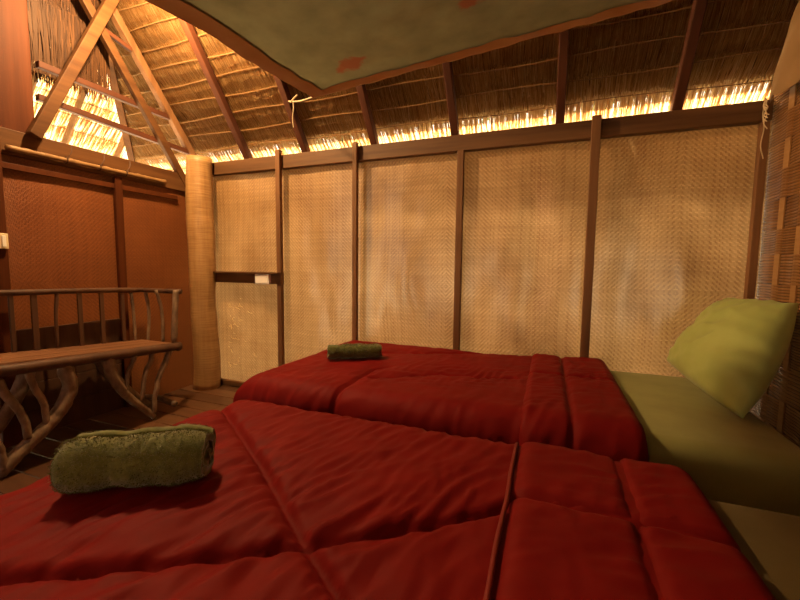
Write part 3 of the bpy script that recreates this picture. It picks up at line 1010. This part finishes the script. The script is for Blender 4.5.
def pil(u, v, side):
    u, v = 2 * u - 1, 2 * v - 1
    # edges pull in between the corners
    uu = u * (1 + (.05 if u > 0 else -.055) * (1 - v * v)); vv = v * (1 + (.035 if v < 0 else -.06) * (1 - u * u))
    a, b = (uu + 1) / 2, (vv + 1) / 2
    base = pA.lerp(pD, a).lerp(pB.lerp(pC, a), b)
    f = max(0, (1 - abs(u) ** 2.6)) ** .62 * max(0, (1 - abs(v) ** 2.6)) ** .62
    t = .12 * f
    wr = .022 * ridged(Vector((u * 1.1 + v * .5, v * 3.2 - u * 1.6, side * 3))) * (1 - f * .4) * (f > .02)
    wr += .006 * noise.noise(Vector((u * 5, v * 5, 2)))
    # creases running in from the corners
    return base + nrm * (side * (t + (wr if side > 0 else 0)))


mb = MB()
mb.grid(lambda u, v: pil(u, v, 1), 48, 40)
mb.grid(lambda u, v: pil(1 - u, v, -1), 48, 40)
o = mb.obj('pillow', M_pillow, smooth=True)
wm = o.modifiers.new('weld', 'WELD'); wm.merge_threshold = .004
tag(o, 'plump light green pillow leaning at the head of the far bed', 'pillow')

# ------------------------------------------------------------------ hanging canopy cloth over the beds
cc = onZ(314, 97, 1.90)
cx0, cy0 = cc.x, cc.y
ex = onY(672, 0, cy0 + .0)
cw, cl = 2.35, 2.0
slope_x = (ex.z - cc.z) / (ex.x - cc.x)
el = onZ(150, 0, 1.90)
skew_y = (el.x - cc.x) / (cc.y - el.y)


def canopy_pt(u, v):
    x = cx0 + cw * u + skew_y * cl * v
    y = cy0 - cl * v
    z = cc.z + slope_x * cw * u
    z += -.03 * math.sin(math.pi * u) * math.sin(math.pi * min(1, v)) - .0 * v
    # the two near edges bow up slightly between their ties; small ripples
    z += .012 * noise.noise(Vector((x * 4, y * 4, 0))) * min(1, v * 6 + .2)
    c_ = math.exp(-((u * cw - .75) ** 2 + (v * cl - .45) ** 2) / .03)
    z += .008 * noise.noise(Vector((x * 14, y * 14, 4))) * (1 + 2 * c_)
    return Vector((x, y, z))


n = NT('canopy_print_cloth')
tc = n('TexCoord'); sep = n('SeparateXYZ', {0: tc.outputs['UV']})
nz = n.noise(tc.outputs['UV'], 9, 4)
base = n.ramp(nz, [(.3, (.225, .235, .135)), (.7, (.315, .325, .19))])
mask = None
spots = [(zz[0], zz[1], zz[2], zz[3], zz[4]) for zz in ()]
for (px, py, la, wa, rot) in ((350, 64, .11, .06, -.35), (472, 4, .10, .06, -.9), (425, -60, .08, .045, .3), (250, -40, .08, .045, .8), (600, -50, .08, .045, -.6), (540, -180, .08, .05, .2), (330, -190, .08, .05, -.7)):
    q = onZ(px, py, 1.93)
    q = (q.x, q.y)
    dx = n.math('SUBTRACT', sep.outputs[0], q[0]); dy = n.math('SUBTRACT', sep.outputs[1], q[1])
    ca, sa = math.cos(rot), math.sin(rot)
    a = n.math('DIVIDE', n.math('ADD', n.math('MULTIPLY', dx, ca), n.math('MULTIPLY', dy, sa)), la)
    b = n.math('DIVIDE', n.math('SUBTRACT', n.math('MULTIPLY', dy, ca), n.math('MULTIPLY', dx, sa)), wa)
    d = n.math('ADD', n.math('ABSOLUTE', a), n.math('ABSOLUTE', b))
    d = n.math('ADD', d, n.math('MULTIPLY', n.math('SUBTRACT', n.noise(tc.outputs['UV'], 28, 3), .5), 1.1))
    mk = n.math('SUBTRACT', 1.0, n.math('SMOOTH_MIN', 1.0, n.math('MAXIMUM', 0.0, n.math('MULTIPLY', n.math('SUBTRACT', d, .7), 3.0)), .1))
    mask = mk if mask is None else n.math('MAXIMUM', mask, mk)
c = n.mix(n.math('MULTIPLY', mask, .8), base, (.36, .095, .045))
fb = n.noise(tc.outputs['UV'], 260, 2)
d = n.bsdf(c, .85, n.bump(fb, .25, .001), Specular_IOR_Level=.15)
tr = n('BsdfTranslucent', {'Color': c}).outputs[0]
M_canopy = n.done(n('MixShader', {0: .15, 1: d, 2: tr}).outputs[0])
M_border = cloth_material('canopy_border', (.42, .19, .06), (.50, .25, .085), .8, .1)
can = thing('canopy', (cx0, cy0, cc.z), 'hanging grey-green cloth canopy with red leaf print above the beds', 'canopy')
mb = MB(); mb.grid(canopy_pt, 90, 80); mb.obj('cloth', M_canopy, can, smooth=True, uv=lambda c: (c.x, c.y))
bw = .055
mb = MB()
dn = Vector((0, 0, -.004))
mb.grid(lambda u, v: canopy_pt(u, v * bw / cl) + dn, 90, 4)
mb.grid(lambda u, v: canopy_pt(u, v * bw / cl) - dn, 90, 4)
mb.grid(lambda u, v: canopy_pt(u, 0) + dn * (1 - 2 * v) + Vector((0, .003, 0)), 90, 2)
tag(mb.obj('border', M_border, can, smooth=True), 'orange-brown hem')
bw2 = .085
mb = MB()
mb.grid(lambda u, v: canopy_pt(u * bw2 / cw, v) + dn * 1.3, 5, 80)
mb.grid(lambda u, v: canopy_pt(u * bw2 / cw, v) - dn * 1.3, 5, 80)
mb.grid(lambda u, v: canopy_pt(0, v) + dn * (1 - 2 * u) + Vector((-.003, 0, 0)), 2, 80)
tag(mb.obj('border', M_border, can, smooth=True), 'orange-brown hem')
# string from its corner to a rafter
rp = P(-1.779 + .03, .28, -.08)
corner = canopy_pt(0, 0)
mb = MB()
mb.tube(spline([corner + Vector((.01, -.01, 0)), corner.lerp(rp, .5) + Vector((0, 0, -.008)), rp]), .004, 6)
k0 = corner.lerp(rp, .78)
mb.tube(spline([k0, k0 + Vector((.004, 0, -.05)), k0 + Vector((-.004, 0, -.11)), k0 + Vector((.002, .0, -.17))]), .003, 6)
mb.tube(spline([k0 + Vector((-.02, 0, -.01)), k0 + Vector((.01, .0, .016)), k0 + Vector((.035, 0, .03))]), .005, 6)
o = mb.obj('canopy_tie', M_string, can); o['label'] = 'pale string tying the corner to a rafter'

# ------------------------------------------------------------------ tan cloth hanging over the top of the right wall
root = thing('draped_cloth', (.99, 2.3, 1.9), 'tan cloth draped over the top of the coarse woven side wall', 'cloth')
cA, cB = onX(768, 104, .975), onX(806, -5, .985)     # left edge, bottom to top
cD = onX(812, 68, .985)
def tan_pt(u, v):
    p = cA.lerp(cB, v)
    q = cD.lerp(Vector((.99, cD.y - .25, cB.z + .02)), v)
    r_ = p.lerp(q, u)
    r_ += Vector((-.02 * math.sin(u * 5 + v * 2) - .012 * noise.noise(Vector((u * 4, v * 3, 1))), .012 * math.sin(v * 5), .012 * math.sin(u * 9)))
    return r_
mb = MB(); mb.grid(lambda u, v: tan_pt(u, v) , 30, 30); mb.grid(lambda u, v: tan_pt(1 - u, v) + Vector((.006, 0, 0)), 30, 30)
mb.obj('cloth', M_tan, root, smooth=True)
mb = MB()
for i, (dx, L_) in enumerate(((0, .30), (.004, .12), (-.006, .10), (.008, .15), (.012, .08))):
    t0 = cA + Vector((-.012, -.005 * i - .0, .03 - .004 * i))
    mb.tube(spline([t0, t0 + Vector((0, .012 + .01 * math.sin(i), -L_ * .25)), t0 + Vector((0, -.012, -L_ * .5)), t0 + Vector((0, .008, -L_ * .75)), t0 + Vector((0, -.03, -L_))]), .0024, 6)
o = mb.obj('loose_strings', M_string, root); o['label'] = 'pale loose strings'

# ------------------------------------------------------------------ lamp bulb hanging under the roof
BULB = Vector((-2.20, 1.60, 2.85))
lamp = thing('hanging_bulb', BULB, 'bare lit bulb hanging under the thatch above the log post', 'lamp')
mb = MB()
prof = [(0, -.062), (.014, -.058), (.026, -.045), (.030, -.028), (.026, -.008), (.016, .012), (.013, .03)]
mb.tube([BULB + Vector((0, 0, z)) for r, z in prof], [max(.002, r) for r, z in prof], 20)
ne = NT('lit_bulb_glass')
M_bulb = ne.done(ne('Emission', {'Color': (1, .72, .38, 1), 'Strength': 40.0}).outputs[0])
mb.obj('bulb_glass', M_bulb, lamp, smooth=True)
mb = MB(); mb.tube([BULB + Vector((0, 0, z)) for z in (.028, .05, .075)], [.016, .018, .012], 16); mb.obj('bulb_holder', M_cream, lamp, smooth=True)
zroof = Z0 + (YB - BULB.y) / CA * SA
mb = MB(); mb.tube([BULB + Vector((0, 0, .07)), BULB + Vector((.004, .002, .3)), (BULB.x, BULB.y, zroof)], .003, 6); mb.obj('cord', M_darkslat, lamp)
L = bpy.data.lights.new('bulb_light', 'POINT'); L.energy = 235; L.color = (1, .62, .27); L.shadow_soft_size = .05
lo = bpy.data.objects.new('bulb_light', L); lo.location = BULB + Vector((0, 0, -.10)); COL.objects.link(lo)

# ------------------------------------------------------------------ front wall behind the camera, with openings for daylight
YFW = -1.25
def wall_with_holes(name, x0, x1, z1, holes, y):
    xs = sorted({x0, x1, *[h[0] for h in holes], *[h[1] for h in holes]}); zs_ = sorted({0, z1, *[h[2] for h in holes], *[h[3] for h in holes]})
    mb = MB()
    for i in range(len(xs) - 1):
        for j in range(len(zs_) - 1):
            mx, mz = (xs[i] + xs[i + 1]) / 2, (zs_[j] + zs_[j + 1]) / 2
            if any(h[0] < mx < h[1] and h[2] < mz < h[3] for h in holes): continue
            mb.box((xs[i], y - .02, zs_[j]), (xs[i + 1], y, zs_[j + 1]))
    return struct(mb.obj(name, M_weaveL, uv=lambda c: (c.x, c.z)))


wall_with_holes('wall_front', XL, XR_END, 2.1, [(-1.55, -1.1, .25, .95), (.55, 1.0, .35, 1.0)], YFW)

# ------------------------------------------------------------------ unseen shrub added outside the back wall to break up sunlight on the mats
SUN_DIR = Vector((-.62, .80, .95)).normalized()
rs = random.Random(21)
tree = thing('shade_shrub', (-1.4, YB + 1.7, -.45), 'unseen leafy shrub added behind the woven back wall to dapple the sun', 'shrub')
mb = MB(); stem = MB()
for (tx, tz, rad_, nleaf) in ((.75, .75, .30, 60), (.02, .55, .22, 40), (-.95, 1.05, .26, 46), (-1.55, 1.25, .25, 40), (-.38, 1.25, .28, 46), (.35, 1.20, .30, 50), (-.66, .52, .12, 16), (-2.35, 1.2, .25, 40), (.95, 1.15, .25, 40), (.95, .25, .2, 50)):
    ctr = Vector((tx, YB, tz)) + SUN_DIR * (1.75 + rs.uniform(-.2, .3))  # clump set sunward of the wall spot it is to shade
    for _ in range(nleaf):
        p = ctr + Vector((rs.gauss(0, .5), rs.gauss(0, .5), rs.gauss(0, .5))) * rad_
        d = Vector((rs.gauss(0, 1), rs.gauss(0, 1), rs.gauss(-.2, .6))).normalized()
        n_ = SUN_DIR.cross(d).normalized().lerp(Vector((rs.gauss(0, 1), rs.gauss(0, 1), rs.gauss(0, 1))), .3).normalized()
        L_, w_ = rs.uniform(.09, .15), rs.uniform(.022, .036)
        mb.quad(p, p + d * L_ * .45 + n_ * w_, p + d * L_, p + d * L_ * .45 - n_ * w_)
    base = Vector((tx * .4 - 1.1, YB + 1.75, -.45))
    stem.tube(spline([base, base.lerp(ctr, .5) + Vector((0, 0, .15)), ctr]), rads(.022, .008, 13), 6)
nl = NT('shrub_leaf'); M_leaf = nl.done(nl.bsdf((.06, .13, .03), .5))
fo = mb.obj('foliage', M_leaf, tree); fo['kind'] = 'stuff'
stem.obj('stems', M_bark, tree)

# ------------------------------------------------------------------ daylight
sun = bpy.data.lights.new('sun', 'SUN'); sun.energy = 42.0; sun.color = (1, .86, .62); sun.angle = math.radians(5)
so = bpy.data.objects.new('sun', sun); COL.objects.link(so)
sd_ = SUN_DIR     # direction towards the sun
so.rotation_euler = sd_.to_track_quat('Z', 'Y').to_euler()
w = bpy.data.worlds.new('sky'); SC.world = w; w.use_nodes = True
bg = w.node_tree.nodes['Background']; bg.inputs[0].default_value = (1.0, .90, .72, 1); bg.inputs[1].default_value = 2.2

SC.view_settings.view_transform = 'Standard'
SC.view_settings.look = 'None'
SC.view_settings.gamma = 1.0
SC.view_settings.use_curve_mapping = False
SC.view_settings.exposure = 0.0
SC.cycles.max_bounces = 8
SC.cycles.diffuse_bounces = 5
SC.cycles.sample_clamp_indirect = 6.0
SC.cycles.use_denoising = True
